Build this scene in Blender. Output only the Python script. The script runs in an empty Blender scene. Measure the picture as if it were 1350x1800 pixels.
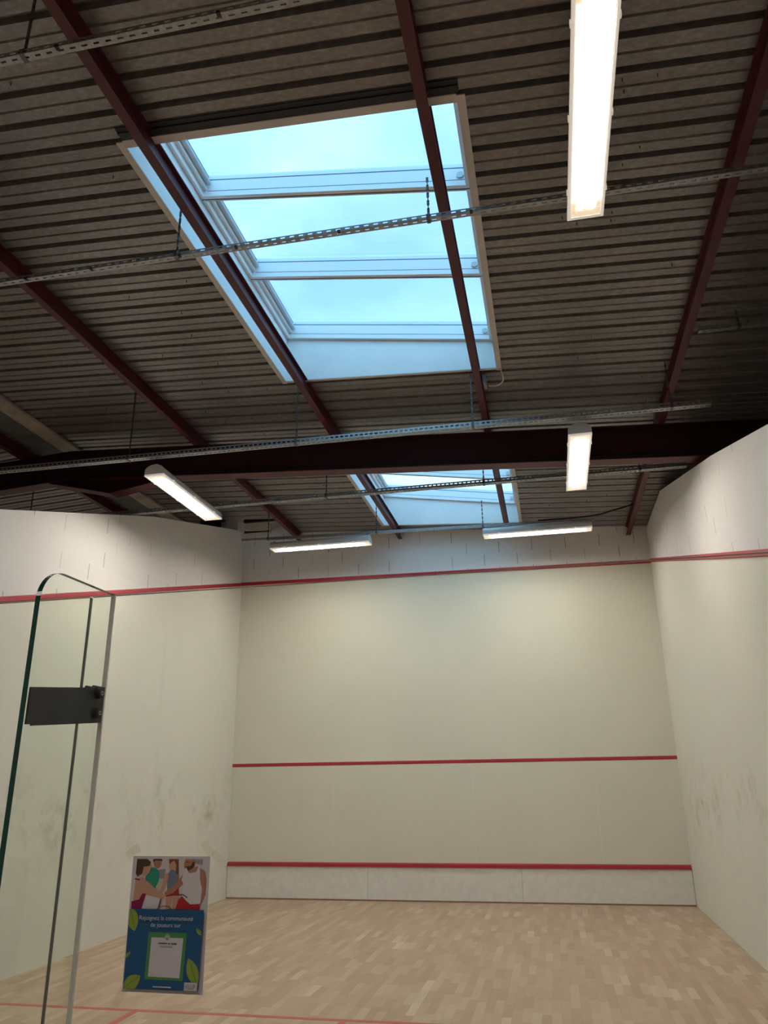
import bpy, bmesh, math, random
from mathutils import Vector, Matrix
random.seed(7)
S = bpy.context.scene
COL = S.collection

# ---------------------------------------------------------------- camera
CAM_P = (1.5813, -1.6941, 1.5723)
YAW, PITCH, ROLL, FPX = 0.205349, 0.337394, -0.014212, 1342.92
cd = bpy.data.cameras.new('camera'); cam = bpy.data.objects.new('camera', cd); COL.objects.link(cam)
cy, sy, cp, sp = math.cos(YAW), math.sin(YAW), math.cos(PITCH), math.sin(PITCH)
f = Vector((-sy*cp, cy*cp, sp)); r = Vector((cy, sy, 0)); u = r.cross(f)
r2 = r*math.cos(ROLL) + u*math.sin(ROLL); u2 = -r*math.sin(ROLL) + u*math.cos(ROLL)
cam.matrix_world = Matrix(((r2.x, u2.x, -f.x, CAM_P[0]), (r2.y, u2.y, -f.y, CAM_P[1]), (r2.z, u2.z, -f.z, CAM_P[2]), (0, 0, 0, 1)))
cd.sensor_fit = 'VERTICAL'; cd.sensor_height = 24.0; cd.sensor_width = 18.0
cd.lens = FPX/1800*24.0; cd.clip_start = 0.02; cd.clip_end = 200
S.camera = cam

# ---------------------------------------------------------------- exposure and light levels
S.view_settings.view_transform = 'Standard'; S.view_settings.look = 'None'
S.view_settings.exposure = 0.0; S.view_settings.gamma = 1.0; S.view_settings.use_curve_mapping = False
SKY_STRENGTH = 1.85
LAMP_STRENGTH = 62.0
LAMP_COLOUR = (1.0, 0.935, 0.84, 1)

# unseen area lights: fills added behind the camera, and the left court's lamps
def area_light(name, loc, sx, sy_, watts):
    ld = bpy.data.lights.new(name, 'AREA'); ld.shape = 'RECTANGLE'; ld.size = sx; ld.size_y = sy_; ld.energy = watts; ld.color = LAMP_COLOUR[:3]
    o = bpy.data.objects.new(name, ld); COL.objects.link(o); o.location = loc
area_light('rear_fill_light', (1.4, -3.4, 4.5), 3.0, .3, 46)
area_light('rear_fill_light', (-2.6, -3.4, 4.5), 3.0, .3, 46)
area_light('hall_lamp_left_court', (-6.4, 7.6, 4.4), .3, 2.6, 60)

# ---------------------------------------------------------------- node helpers
def new_mat(name):
    m = bpy.data.materials.new(name); m.use_nodes = True
    nt = m.node_tree; nt.nodes.clear()
    out = nt.nodes.new('ShaderNodeOutputMaterial')
    return m, nt, out
def N(nt, t, **kw):
    n = nt.nodes.new(t)
    for k, v in kw.items(): setattr(n, k, v)
    return n
def L(nt, a, b): nt.links.new(a, b)
def setin(n, **kw):
    for k, v in kw.items(): n.inputs[k.replace('_', ' ')].default_value = v
def math_(nt, op, a, b=None, c=None):
    n = N(nt, 'ShaderNodeMath', operation=op)
    for i, x in enumerate((a, b, c)):
        if x is None: continue
        if isinstance(x, (int, float)): n.inputs[i].default_value = x
        else: L(nt, x, n.inputs[i])
    return n.outputs[0]
def mixc(nt, fac, a, b, mode='MIX'):
    n = N(nt, 'ShaderNodeMix', data_type='RGBA', blend_type=mode)
    for sock, x in ((n.inputs[0], fac), (n.inputs[6], a), (n.inputs[7], b)):
        if isinstance(x, (int, float)): sock.default_value = x
        elif isinstance(x, tuple): sock.default_value = x if len(x) == 4 else x+(1,)
        else: L(nt, x, sock)
    return n.outputs[2]
def ramp(nt, fac, stops):
    n = N(nt, 'ShaderNodeValToRGB'); e = n.color_ramp.elements
    while len(e) > 1: e.remove(e[-1])
    e[0].position, e[0].color = stops[0][0], stops[0][1]
    for p, c in stops[1:]:
        x = e.new(p); x.color = c
    L(nt, fac, n.inputs[0]); return n.outputs[0]
def g(v): return (v, v, v, 1)
def pos(nt): return N(nt, 'ShaderNodeNewGeometry').outputs['Position']
def noise(nt, vec, scale, detail=3, rough=.55):
    n = N(nt, 'ShaderNodeTexNoise'); setin(n, Scale=scale, Detail=detail, Roughness=rough)
    L(nt, vec, n.inputs['Vector']); return n.outputs[0]
def scaled(nt, vec, s):
    n = N(nt, 'ShaderNodeMapping'); n.inputs['Scale'].default_value = s
    L(nt, vec, n.inputs['Vector']); return n.outputs[0]
def princ(nt, out, col, rough=.5, metal=0, spec=.5, bump=None, bstr=.2, bdist=.01):
    b = N(nt, 'ShaderNodeBsdfPrincipled')
    if isinstance(col, tuple): b.inputs['Base Color'].default_value = col if len(col) == 4 else col+(1,)
    else: L(nt, col, b.inputs['Base Color'])
    if isinstance(rough, (int, float)): b.inputs['Roughness'].default_value = rough
    else: L(nt, rough, b.inputs['Roughness'])
    b.inputs['Metallic'].default_value = metal
    b.inputs['Specular IOR Level'].default_value = spec
    if bump is not None:
        bn = N(nt, 'ShaderNodeBump'); setin(bn, Strength=bstr, Distance=bdist)
        L(nt, bump, bn.inputs['Height']); L(nt, bn.outputs[0], b.inputs['Normal'])
    L(nt, b.outputs[0], out.inputs[0]); return b
def plain(name, col, rough=.5, metal=0, spec=.5, var=.0, vscale=20):
    m, nt, out = new_mat(name)
    c = col if len(col) == 4 else col+(1,)
    if var:
        n = noise(nt, pos(nt), vscale, 4)
        d = tuple(x*(1-var) for x in c[:3])+(1,); e = tuple(min(1, x*(1+var)) for x in c[:3])+(1,)
        c = ramp(nt, n, [(.3, d), (.7, e)])
    princ(nt, out, c, rough, metal, spec); return m

# ---------------------------------------------------------------- world: bright hazy sky
w = bpy.data.worlds.new('World'); S.world = w; w.use_nodes = True
nt = w.node_tree; nt.nodes.clear()
wo = N(nt, 'ShaderNodeOutputWorld'); bg = N(nt, 'ShaderNodeBackground')
tc = N(nt, 'ShaderNodeTexCoord')
cl = noise(nt, scaled(nt, tc.outputs['Generated'], (1, 1, 1.6)), 2.2, 6, .5)
skyc = ramp(nt, cl, [(.38, (.23, .48, .82, 1)), (.50, (.33, .62, .91, 1)), (.62, (.58, .83, .97, 1))])
sepw = N(nt, 'ShaderNodeSeparateXYZ'); L(nt, tc.outputs['Generated'], sepw.inputs[0])
high = ramp(nt, math_(nt, 'SUBTRACT', sepw.outputs[2], math_(nt, 'MULTIPLY', sepw.outputs[1], .9)), [(.10, g(0)), (.55, g(1))])
skyc = mixc(nt, high, skyc, (.48, 1.06, 1.58, 1))
L(nt, skyc, bg.inputs[0]); bg.inputs[1].default_value = SKY_STRENGTH
L(nt, bg.outputs[0], wo.inputs[0])

# ---------------------------------------------------------------- materials
def wall_mat(name, axis, base, joints, dirt=.0, keep_lo=.45):
    """painted masonry; axis is the horizontal axis of the wall (0 = x, 1 = y)"""
    m, nt, out = new_mat(name)
    p = pos(nt); sep = N(nt, 'ShaderNodeSeparateXYZ'); L(nt, p, sep.inputs[0])
    h = sep.outputs[axis]; z = sep.outputs[2]
    n1 = noise(nt, p, .9, 4); n2 = noise(nt, p, 14, 4)
    c = mixc(nt, ramp(nt, n1, [(.35, g(0)), (.7, g(1))]), tuple(x*.96 for x in base)+(1,), base)
    c = mixc(nt, ramp(nt, n2, [(.3, g(0)), (.75, g(.25))]), c, tuple(x*.90 for x in base)+(1,))
    bump = n2
    if joints:
        rowf = math_(nt, 'DIVIDE', math_(nt, 'SUBTRACT', z, 4.85-8*.2), .2)
        row = math_(nt, 'FLOOR', rowf); rf = math_(nt, 'FRACT', rowf)
        off = math_(nt, 'MULTIPLY', math_(nt, 'MODULO', row, 2.0), .46)
        uf = math_(nt, 'ADD', math_(nt, 'DIVIDE', math_(nt, 'ADD', h, 50.0), .5), off)
        col = math_(nt, 'FLOOR', math_(nt, 'ADD', uf, .5)); fr = math_(nt, 'ABSOLUTE', math_(nt, 'SUBTRACT', uf, col))
        vert = math_(nt, 'LESS_THAN', fr, .0075)
        wn = N(nt, 'ShaderNodeTexWhiteNoise', noise_dimensions='2D')
        cv = N(nt, 'ShaderNodeCombineXYZ'); L(nt, col, cv.inputs[0]); L(nt, row, cv.inputs[1]); L(nt, cv.outputs[0], wn.inputs['Vector'])
        keep = ramp(nt, wn.outputs['Value'], [(keep_lo, g(0)), (keep_lo+.3, g(1))])
        inrow = math_(nt, 'GREATER_THAN', math_(nt, 'MINIMUM', rf, math_(nt, 'SUBTRACT', 1.0, rf)), .06)
        vj = math_(nt, 'MULTIPLY', math_(nt, 'MULTIPLY', vert, keep), inrow)
        hj = math_(nt, 'LESS_THAN', math_(nt, 'MINIMUM', rf, math_(nt, 'SUBTRACT', 1.0, rf)), .022)
        wn2 = N(nt, 'ShaderNodeTexWhiteNoise', noise_dimensions='2D')
        cv2 = N(nt, 'ShaderNodeCombineXYZ'); L(nt, math_(nt, 'FLOOR', uf), cv2.inputs[0]); L(nt, row, cv2.inputs[1]); L(nt, cv2.outputs[0], wn2.inputs['Vector'])
        c = mixc(nt, ramp(nt, wn2.outputs['Value'], [(0, g(0)), (1, g(.35))]), c, tuple(x*.88 for x in base)+(1,))
        c = mixc(nt, math_(nt, 'MULTIPLY', hj, .16), c, tuple(min(1, x*1.12) for x in base)+(1,))
        c = mixc(nt, math_(nt, 'MULTIPLY', vj, .85), c, (.09, .08, .07, 1))
        bump = math_(nt, 'SUBTRACT', n2, math_(nt, 'MULTIPLY', vj, 2.0))
    if dirt:
        # ball scuffs: small specks and a soft smudged band about a metre up
        sp1 = ramp(nt, noise(nt, p, 15.0, 4, .55), [(.67, g(0)), (.73, g(1))])
        sp2 = ramp(nt, noise(nt, p, 1.7, 3), [(.42, g(0)), (.66, g(1))])
        zb = math_(nt, 'SUBTRACT', 1.0, math_(nt, 'MINIMUM', 1.0, math_(nt, 'ABSOLUTE', math_(nt, 'DIVIDE', math_(nt, 'SUBTRACT', z, 1.25), .60))))
        sm = ramp(nt, noise(nt, p, 4.0, 6, .75), [(.45, g(0)), (.75, g(1))])
        k = math_(nt, 'MULTIPLY', math_(nt, 'MULTIPLY', zb, sm), sp2)
        c = mixc(nt, math_(nt, 'MULTIPLY', k, dirt*1.3), c, (.33, .30, .20, 1))
        c = mixc(nt, math_(nt, 'MULTIPLY', math_(nt, 'MULTIPLY', sp1, sp2), dirt*.7), c, (.30, .29, .22, 1))
    princ(nt, out, c, .62, 0, .3, bump, .25, .004)
    return m
PLASTER_SIDE = (.745, .72, .64)
M_side = wall_mat('side_plaster', 1, PLASTER_SIDE, False, .85)
M_side_up = wall_mat('side_blockwork', 1, (.75, .72, .685), True, 0, .55)
M_front = wall_mat('front_plaster', 0, (.67, .65, .555), False, .12)
M_front_up = wall_mat('front_blockwork', 0, (.78, .75, .71), True, 0, .05)
M_tin = plain('tin_white', (.70, .68, .64), .5, 0, .4, .06, 12)
M_hall = plain('hall_wall_paint', (.55, .53, .50), .7, 0, .3, .08, 3)

def red_mat(name, c, rough=.45):
    m, nt, out = new_mat(name)
    p = pos(nt); n = noise(nt, scaled(nt, p, (3, 3, 20)), 3.0, 5, .7)
    cc = ramp(nt, n, [(.35, tuple(x*.8 for x in c)+(1,)), (.70, c+(1,)), (.92, (min(1, c[0]*1.1), c[1]*2.0, c[2]*2.0, 1))])
    princ(nt, out, cc, rough); return m
M_red = red_mat('red_line_paint', (.42, .012, .032))
M_red_floor = red_mat('red_floor_line', (.55, .10, .09))
M_steel_red = plain('oxide_red_steel', (.076, .0095, .016), .48, 0, .45, .14, 6)
M_steel_shaded = plain('shaded_rafter_steel', (.030, .006, .009), .55, 0, .3, .12, 5)  # the red steel darkened: shade of the rafter web put into its colour

def floor_mat():
    m, nt, out = new_mat('parquet_staves')
    p = pos(nt); sep = N(nt, 'ShaderNodeSeparateXYZ'); L(nt, p, sep.inputs[0])
    W, LEN = .068, .34
    cf = math_(nt, 'DIVIDE', math_(nt, 'ADD', sep.outputs[0], 30.0), W)
    colm = math_(nt, 'FLOOR', cf)
    wn0 = N(nt, 'ShaderNodeTexWhiteNoise', noise_dimensions='1D'); L(nt, colm, wn0.inputs['W'])
    rf = math_(nt, 'ADD', math_(nt, 'DIVIDE', math_(nt, 'ADD', sep.outputs[1], 30.0), LEN), wn0.outputs['Value'])
    row = math_(nt, 'FLOOR', rf)
    cv = N(nt, 'ShaderNodeCombineXYZ'); L(nt, colm, cv.inputs[0]); L(nt, row, cv.inputs[1])
    wn = N(nt, 'ShaderNodeTexWhiteNoise', noise_dimensions='2D'); L(nt, cv.outputs[0], wn.inputs['Vector'])
    c = ramp(nt, wn.outputs['Value'], [(0, (.415, .275, .178, 1)), (.35, (.465, .315, .207, 1)), (.7, (.515, .362, .245, 1)), (.92, (.57, .42, .295, 1)), (1, (.66, .51, .375, 1))])
    grain = noise(nt, scaled(nt, p, (60, 4, 1)), 1.0, 5, .65)
    c = mixc(nt, ramp(nt, grain, [(.35, g(.22)), (.7, g(0))]), c, (.30, .20, .11, 1))
    big = noise(nt, p, .8, 3)
    c = mixc(nt, ramp(nt, big, [(.4, g(0)), (.7, g(.25))]), c, (.42, .315, .225, 1))
    fx = math_(nt, 'FRACT', cf); fy = math_(nt, 'FRACT', rf)
    ex = math_(nt, 'LESS_THAN', math_(nt, 'MINIMUM', fx, math_(nt, 'SUBTRACT', 1.0, fx)), .012)
    ey = math_(nt, 'LESS_THAN', math_(nt, 'MINIMUM', fy, math_(nt, 'SUBTRACT', 1.0, fy)), .003)
    e = math_(nt, 'MAXIMUM', ex, ey)
    c = mixc(nt, math_(nt, 'MULTIPLY', e, .35), c, (.16, .10, .06, 1))
    princ(nt, out, c, .42, 0, .35, grain, .05, .002); return m
M_floor = floor_mat()
M_skirt = plain('skirting_wood', (.26, .13, .075), .5, 0, .4, .2, 15)

def deck_mat():
    m, nt, out = new_mat('galvanised_deck')
    p = pos(nt)
    n1 = noise(nt, scaled(nt, p, (1, 2, 1)), 22, 6, .72); n2 = noise(nt, p, 1.2, 3)
    c = ramp(nt, n1, [(.3, (.172, .165, .163, 1)), (.55, (.25, .24, .237, 1)), (.75, (.385, .372, .367, 1))])
    c = mixc(nt, ramp(nt, n2, [(.35, g(0)), (.7, g(.4))]), c, (.155, .142, .13, 1))
    princ(nt, out, c, .40, .55, .5, n1, .06, .002); return m
M_deck = deck_mat()
M_galv = plain('galvanised_steel', (.34, .36, .37), .42, .7, .5, .2, 40)
M_galv_dull = plain('dull_flashing', (.40, .37, .31), .6, .1, .4, .25, 5)
M_ridge_dark = plain('ridge_underside', (.12, .14, .14), .7, 0, .3, .2, 8)
M_black = plain('black_rubber', (.010, .010, .013), .6)
M_chain = plain('chain_steel', (.12, .12, .12), .5, .6)
M_cable_white = plain('white_cable', (.60, .57, .52), .5)
M_box_grey = plain('grey_plastic', (.22, .24, .27), .5)
M_liner = plain('white_liner', (.78, .79, .79), .5, 0, .4, .03, 4)
M_trim = plain('cream_trim', (.60, .57, .54), .5, 0, .4, .04, 6)
M_sash = plain('white_sash', (.80, .81, .82), .38, 0, .5)
M_groove = plain('sash_groove', (.08, .12, .22), .5)
M_gap = plain('dark_gap', (.03, .022, .03), .7)
M_pvc = plain('clear_gasket', (.52, .56, .58), .3, 0, .6)
M_housing = plain('lamp_housing_grey', (.55, .54, .53), .42, 0, .5, .03, 10)
M_diff = plain('clear_diffuser_rim', (.78, .73, .66), .25, 0, .6)
M_refl = plain('cream_reflector', (.80, .66, .45), .4)
M_bracket = plain('charcoal_plate', (.030, .036, .036), .55, .1, .4, .2, 25)
M_bolt = plain('bolt_steel', (.5, .52, .53), .3, .9)
M_edge_green = plain('glass_edge_green', (.004, .055, .042), .15, 0, .6)
M_edge_grey = plain('glass_edge_grey', (.10, .11, .12), .2, 0, .6)
M_seal = plain('silicone_seal', (.66, .67, .65), .35, 0, .5)
M_seal_dark = plain('dark_joint_seal', (.07, .07, .08), .4)

def glass_mat(name, tint, refl=1.0):
    m, nt, out = new_mat(name)
    t = N(nt, 'ShaderNodeBsdfTransparent'); t.inputs[0].default_value = tint+(1,)
    gl = N(nt, 'ShaderNodeBsdfGlossy'); gl.inputs['Roughness'].default_value = .0; gl.inputs[0].default_value = (refl, refl, refl, 1)
    fr = N(nt, 'ShaderNodeFresnel'); fr.inputs[0].default_value = 1.45
    geo = N(nt, 'ShaderNodeNewGeometry')
    # the back faces of the slab only transmit; the front faces also mirror a little
    k = math_(nt, 'MULTIPLY', fr.outputs[0], math_(nt, 'SUBTRACT', 1.0, geo.outputs['Backfacing']))
    mx = N(nt, 'ShaderNodeMixShader'); L(nt, k, mx.inputs[0]); L(nt, t.outputs[0], mx.inputs[1]); L(nt, gl.outputs[0], mx.inputs[2])
    L(nt, mx.outputs[0], out.inputs[0]); return m
M_glass = glass_mat('court_glass', (.978, .984, .962))
M_fin = glass_mat('fin_glass', (.955, .982, .955))
M_pane = glass_mat('roof_pane', (.96, .985, .985))
def tape_mat():
    m, nt, out = new_mat('clear_tape')
    t = N(nt, 'ShaderNodeBsdfTransparent'); t.inputs[0].default_value = (.985, .98, .96, 1)
    d = N(nt, 'ShaderNodeBsdfDiffuse'); d.inputs[0].default_value = (.6, .58, .5, 1)
    mx = N(nt, 'ShaderNodeMixShader'); mx.inputs[0].default_value = .06
    L(nt, t.outputs[0], mx.inputs[1]); L(nt, d.outputs[0], mx.inputs[2]); L(nt, mx.outputs[0], out.inputs[0]); return m
M_tape = tape_mat()
def emit_mat(name, col, s):
    m, nt, out = new_mat(name); e = N(nt, 'ShaderNodeEmission'); e.inputs[0].default_value = col; e.inputs[1].default_value = s
    L(nt, e.outputs[0], out.inputs[0]); return m
M_lit = emit_mat('lit_tubes', LAMP_COLOUR, LAMP_STRENGTH)

# the clear rim and the reflector tray of a fitting pass on a little of its tubes' light
for m_, st in ((M_diff, .32), (M_refl, .55)):
    pb = next(n for n in m_.node_tree.nodes if n.type == 'BSDF_PRINCIPLED')
    pb.inputs['Emission Color'].default_value = LAMP_COLOUR if m_ is M_diff else (1, .80, .52, 1); pb.inputs['Emission Strength'].default_value = st

# ---------------------------------------------------------------- mesh helpers
class MB:
    def __init__(s): s.v, s.f, s.mi, s.mats = [], [], [], []
    def m(s, mat):
        if mat not in s.mats: s.mats.append(mat)
        return s.mats.index(mat)
    def poly(s, pts, mat):
        b = len(s.v); s.v += [tuple(p) for p in pts]; s.f.append(tuple(range(b, b+len(pts)))); s.mi.append(s.m(mat))
    def hexa(s, p, mat):
        """p: 8 corners, bottom ring then top ring, both counter-clockwise from above"""
        b = len(s.v); s.v += [tuple(q) for q in p]; k = s.m(mat)
        for q in ((3, 2, 1, 0), (4, 5, 6, 7), (0, 1, 5, 4), (1, 2, 6, 5), (2, 3, 7, 6), (3, 0, 4, 7)):
            s.f.append(tuple(b+i for i in q)); s.mi.append(k)
    def box(s, a, c, mat):
        (x0, y0, z0), (x1, y1, z1) = a, c
        s.hexa([(x0, y0, z0), (x1, y0, z0), (x1, y1, z0), (x0, y1, z0), (x0, y0, z1), (x1, y0, z1), (x1, y1, z1), (x0, y1, z1)], mat)
    def prism(s, ring, d, mat, capmat=None):
        """extrude a closed ring (list of points) along vector d"""
        n = len(ring); b = len(s.v); d = Vector(d)
        s.v += [tuple(p) for p in ring] + [tuple(Vector(p)+d) for p in ring]; k = s.m(mat); kc = s.m(capmat or mat)
        for i in range(n):
            j = (i+1) % n; s.f.append((b+i, b+j, b+n+j, b+n+i)); s.mi.append(k)
        s.f.append(tuple(b+i for i in reversed(range(n)))); s.mi.append(kc)
        s.f.append(tuple(b+n+i for i in range(n))); s.mi.append(kc)
    def cyl(s, p, q, rad, mat, n=12, r2=None):
        p, q = Vector(p), Vector(q); d = (q-p).normalized()
        a = d.orthogonal().normalized(); c = d.cross(a); r2 = rad if r2 is None else r2
        b = len(s.v); k = s.m(mat)
        for P, R in ((p, rad), (q, r2)):
            for i in range(n):
                t = 2*math.pi*i/n; s.v.append(tuple(P+a*math.cos(t)*R+c*math.sin(t)*R))
        for i in range(n):
            j = (i+1) % n; s.f.append((b+i, b+j, b+n+j, b+n+i)); s.mi.append(k)
        s.f.append(tuple(b+i for i in reversed(range(n)))); s.mi.append(k)
        s.f.append(tuple(b+n+i for i in range(n))); s.mi.append(k)
    def tube(s, pts, rad, mat, n=8):
        pts = [Vector(p) for p in pts]; b = len(s.v); k = s.m(mat)
        up = Vector((0, 0, 1))
        for i, P in enumerate(pts):
            d = (pts[min(i+1, len(pts)-1)]-pts[max(i-1, 0)]).normalized()
            a = d.cross(up); a = a.normalized() if a.length > 1e-4 else Vector((1, 0, 0)); c = d.cross(a)
            for j in range(n):
                t = 2*math.pi*j/n; s.v.append(tuple(P+a*math.cos(t)*rad+c*math.sin(t)*rad))
        for i in range(len(pts)-1):
            for j in range(n):
                jj = (j+1) % n; s.f.append((b+i*n+j, b+i*n+jj, b+(i+1)*n+jj, b+(i+1)*n+j)); s.mi.append(k)
        s.f.append(tuple(b+j for j in reversed(range(n)))); s.mi.append(k)
        s.f.append(tuple(b+(len(pts)-1)*n+j for j in range(n))); s.mi.append(k)
    def build(s, name, parent=None, smooth=False, bevel=0, recalc=True):
        me = bpy.data.meshes.new(name); me.from_pydata(s.v, [], s.f)
        for x in s.mats: me.materials.append(x)
        me.polygons.foreach_set('material_index', s.mi)
        if recalc:
            bm = bmesh.new(); bm.from_mesh(me); bmesh.ops.recalc_face_normals(bm, faces=bm.faces); bm.to_mesh(me); bm.free()
        me.update()
        o = bpy.data.objects.new(name, me); COL.objects.link(o)
        if parent: o.parent = parent
        if smooth:
            for p_ in me.polygons: p_.use_smooth = True
            md = o.modifiers.new('e', 'EDGE_SPLIT'); md.split_angle = math.radians(35)
        if bevel:
            md = o.modifiers.new('b', 'BEVEL'); md.width = bevel; md.segments = 2; md.limit_method = 'ANGLE'
        return o
def tag(o, label, cat=None, group=None, kind=None):
    o['label'] = label
    if cat: o['category'] = cat
    if group: o['group'] = group
    if kind: o['kind'] = kind
    return o
def thing(name, loc, label, cat, group=None):
    o = bpy.data.objects.new(name, None); COL.objects.link(o); o.location = loc; o.empty_display_size = .1
    return tag(o, label, cat, group)
def struct(o, label): return tag(o, label, None, None, 'structure')
def adopt(child, root):
    """parent a mesh whose vertices are in world space to a root that already has a location"""
    child.parent = root; child.location = child.location - root.location
def copy_tree(o, parent=None):
    c = o.copy(); COL.objects.link(c)
    if parent: c.parent = parent
    for ch in o.children: copy_tree(ch, c)
    return c

# ---------------------------------------------------------------- roof geometry
RIDGE = -3.86
K = .06
def deck_z(x):                                                       # underside of the metal deck
    return 5.30 - K*x if x >= RIDGE else 5.30 - K*RIDGE + K*(x-RIDGE)
def purlin_z(x): return deck_z(x) - .140
XL, XR, YB, YF = -9.0, 8.0, -6.0, 9.75                               # the hall
SKY1 = (-.75, 1.36, 1.645, 4.735); SKY2 = (-.75, 1.36, 6.35, 9.44)     # openings x0 x1 y0 y1

PK = (-3.62, -2.25, 5.74)                                           # raised roof pocket by the left front corner: x0, x1, z

# ---------------------------------------------------------------- floor
b = MB(); b.box((XL, YB, -.12), (XR, YF+.25, 0), M_floor); floor = b.build('floor')
struct(floor, 'light oak parquet floor of the squash court')
def floor_line(name, a, c):
    b = MB(); b.box(a+(.0,), c+(.0012,), M_red_floor); o = b.build(name, floor); return o
tag(floor_line('short_line', (-3.2, 4.262), (3.2, 4.312)), 'red line across the parquet floor')
tag(floor_line('half_court_line', (-.025, .02), (.025, 4.262)), 'red line running down the middle of the floor')
tag(floor_line('service_box_line', (-1.60, 2.662), (-1.55, 4.262)), 'red service box line on the left of the floor')

# ---------------------------------------------------------------- front wall
b = MB()
OUTL, OUTR = 4.625, 4.561
TH = .25
b.hexa([(-3.2, YF, 0), (3.2, YF, 0), (3.2, YF+TH, 0), (-3.2, YF+TH, 0), (-3.2, YF, OUTL), (3.2, YF, OUTR), (3.2, YF+TH, OUTR), (-3.2, YF+TH, OUTL)], M_front)
t = .045                                                            # the blockwork reaches up into the ribs of the deck
b.hexa([(-3.2, YF, OUTL), (3.2, YF, OUTR), (3.2, YF+TH, OUTR), (-3.2, YF+TH, OUTL), (-3.2, YF, deck_z(-3.2)+t), (3.2, YF, deck_z(3.2)+t), (3.2, YF+TH, deck_z(3.2)+t), (-3.2, YF+TH, deck_z(-3.2)+t)], M_front_up)
ring = [(-3.2, YF, 0), (-3.2, YF, deck_z(-3.2)+t), (RIDGE, YF, deck_z(RIDGE)+t), (XL, YF, deck_z(XL)+t), (XL, YF, 0)]
b.prism(ring, (0, TH, 0), M_front_up)
ring = [(3.2, YF, 0), (XR, YF, 0), (XR, YF, deck_z(XR)+t), (3.2, YF, deck_z(3.2)+t)]
b.prism(ring, (0, TH, 0), M_front_up)
b.box((PK[0], YF, deck_z(PK[0])-.02), (PK[1], YF+TH, PK[2]), M_front_up)
wall_front = b.build('wall_front'); struct(wall_front, 'cream front wall of the court under a band of white blockwork')
def wall_line(name, parent, p0, p1, h, depth, nrm, label):
    """red painted batten between two points on a wall; p = lower edge"""
    b = MB(); n = Vector(nrm)*depth; p0, p1 = Vector(p0), Vector(p1); up = Vector((0, 0, h)); c = Vector((0, 0, h*.18))
    ring = [p0, p0+n+c, p0+n+up-c, p0+up]
    b.prism(ring, p1-p0, M_red); o = b.build(name, parent); tag(o, label); return o
wall_line('out_line', wall_front, (-3.2, YF, 4.597), (3.2, YF, 4.532), .058, .02, (0, -1, 0), 'red out-of-court line high on the front wall')
wall_line('service_line', wall_front, (-3.2, YF, 1.785), (3.2, YF, 1.785), .048, .006, (0, -1, 0), 'red service line across the middle of the front wall')
# faint panel joints in the plaster
for x in (-1.62, .42, 2.1):
    b = MB(); b.box((x-.002, YF-.0006, .5), (x+.002, YF, 1.78), M_front_up); b.build('panel_joint', wall_front)
# tin
tin = thing('tin_board', (0, YF, 0), 'white board with a red top strip along the foot of the front wall', 'board')
b = MB(); b.box((-3.19, YF-.022, .018), (3.19, YF-.001, .425), M_tin); o = b.build('board'); adopt(o, tin)
b = MB()
b.prism([(-3.19, YF-.001, .425), (-3.19, YF-.045, .43), (-3.19, YF-.045, .468), (-3.19, YF-.001, .482)], (6.38, 0, 0), M_red); o = b.build('top_strip'); adopt(o, tin); o['label'] = 'red top strip'
for x in (-1.1, 1.02):
    b = MB(); b.box((x-.0015, YF-.0226, .02), (x+.0015, YF-.0221, .424), M_groove); o = b.build('board_joint'); adopt(o, tin)
b = MB(); b.box((-3.19, YF-.03, 0), (3.19, YF-.001, .018), M_skirt); struct(b.build('baseboard_front'), 'thin brown strip at the foot of the front wall')

# ---------------------------------------------------------------- side walls
def side_wall(name, xin, xout, line, top, label):
    """line(y) = centre height of the red line, top = [(y, z)...] profile of the wall head"""
    b = MB(); ys = sorted({0.0, YF} | {y for y, _ in top})
    def topz(y):
        for (a, za), (c, zc) in zip(top, top[1:]):
            if a <= y <= c: return za+(zc-za)*(y-a)/(c-a) if c > a else zc
        return top[-1][1]
    x0, x1 = min(xin, xout), max(xin, xout)
    segs = list(zip(top, top[1:]))
    for (ya, za), (yc, zc) in segs:
        if yc-ya < 1e-6: continue
        la, lc = line(ya), line(yc)
        b.hexa([(x0, ya, 0), (x1, ya, 0), (x1, yc, 0), (x0, yc, 0), (x0, ya, la), (x1, ya, la), (x1, yc, lc), (x0, yc, lc)], M_side)
        b.hexa([(x0, ya, la), (x1, ya, la), (x1, yc, lc), (x0, yc, lc), (x0, ya, za), (x1, ya, za), (x1, yc, zc), (x0, yc, zc)], M_side_up)
    o = b.build(name); struct(o, label); return o
lineL = lambda y: 4.622-.264*(YF-y)
lineR = lambda y: 4.575-.262*(YF-y)
wall_left = side_wall('wall_left', -3.2, -3.42, lineL, [(0, 2.70), (4.03, 3.96), (6.76, 4.80), (9.47, 5.47), (9.475, 5.47)], 'tall white left side wall with a sloping blockwork head')
b = MB(); b.box((-3.42, 9.475, 0), (-3.2, YF, lineL(YF)), M_side); b.box((-3.42, 9.475, lineL(YF)), (-3.2, YF, 5.735), M_side_up)
o = b.build('corner_pier', wall_left); o['label'] = 'white masonry pier in the left front corner'
wall_right = side_wall('wall_right', 3.2, 3.42, lineR, [(0, 2.90), (3.51, 3.845), (5.2, 4.325), (8.15, 5.075), (YF, 5.085)], 'tall white right side wall with a sloping blockwork head')
wall_line('out_line', wall_left, (-3.2, 0.02, lineL(0)-.03), (-3.2, YF, lineL(YF)-.03), .058, .02, (1, 0, 0), 'red line sloping down along the left side wall')
wall_line('out_line', wall_right, (3.2, 0.02, lineR(0)-.03), (3.2, YF, lineR(YF)-.03), .058, .02, (-1, 0, 0), 'red line sloping down along the right side wall')

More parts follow.
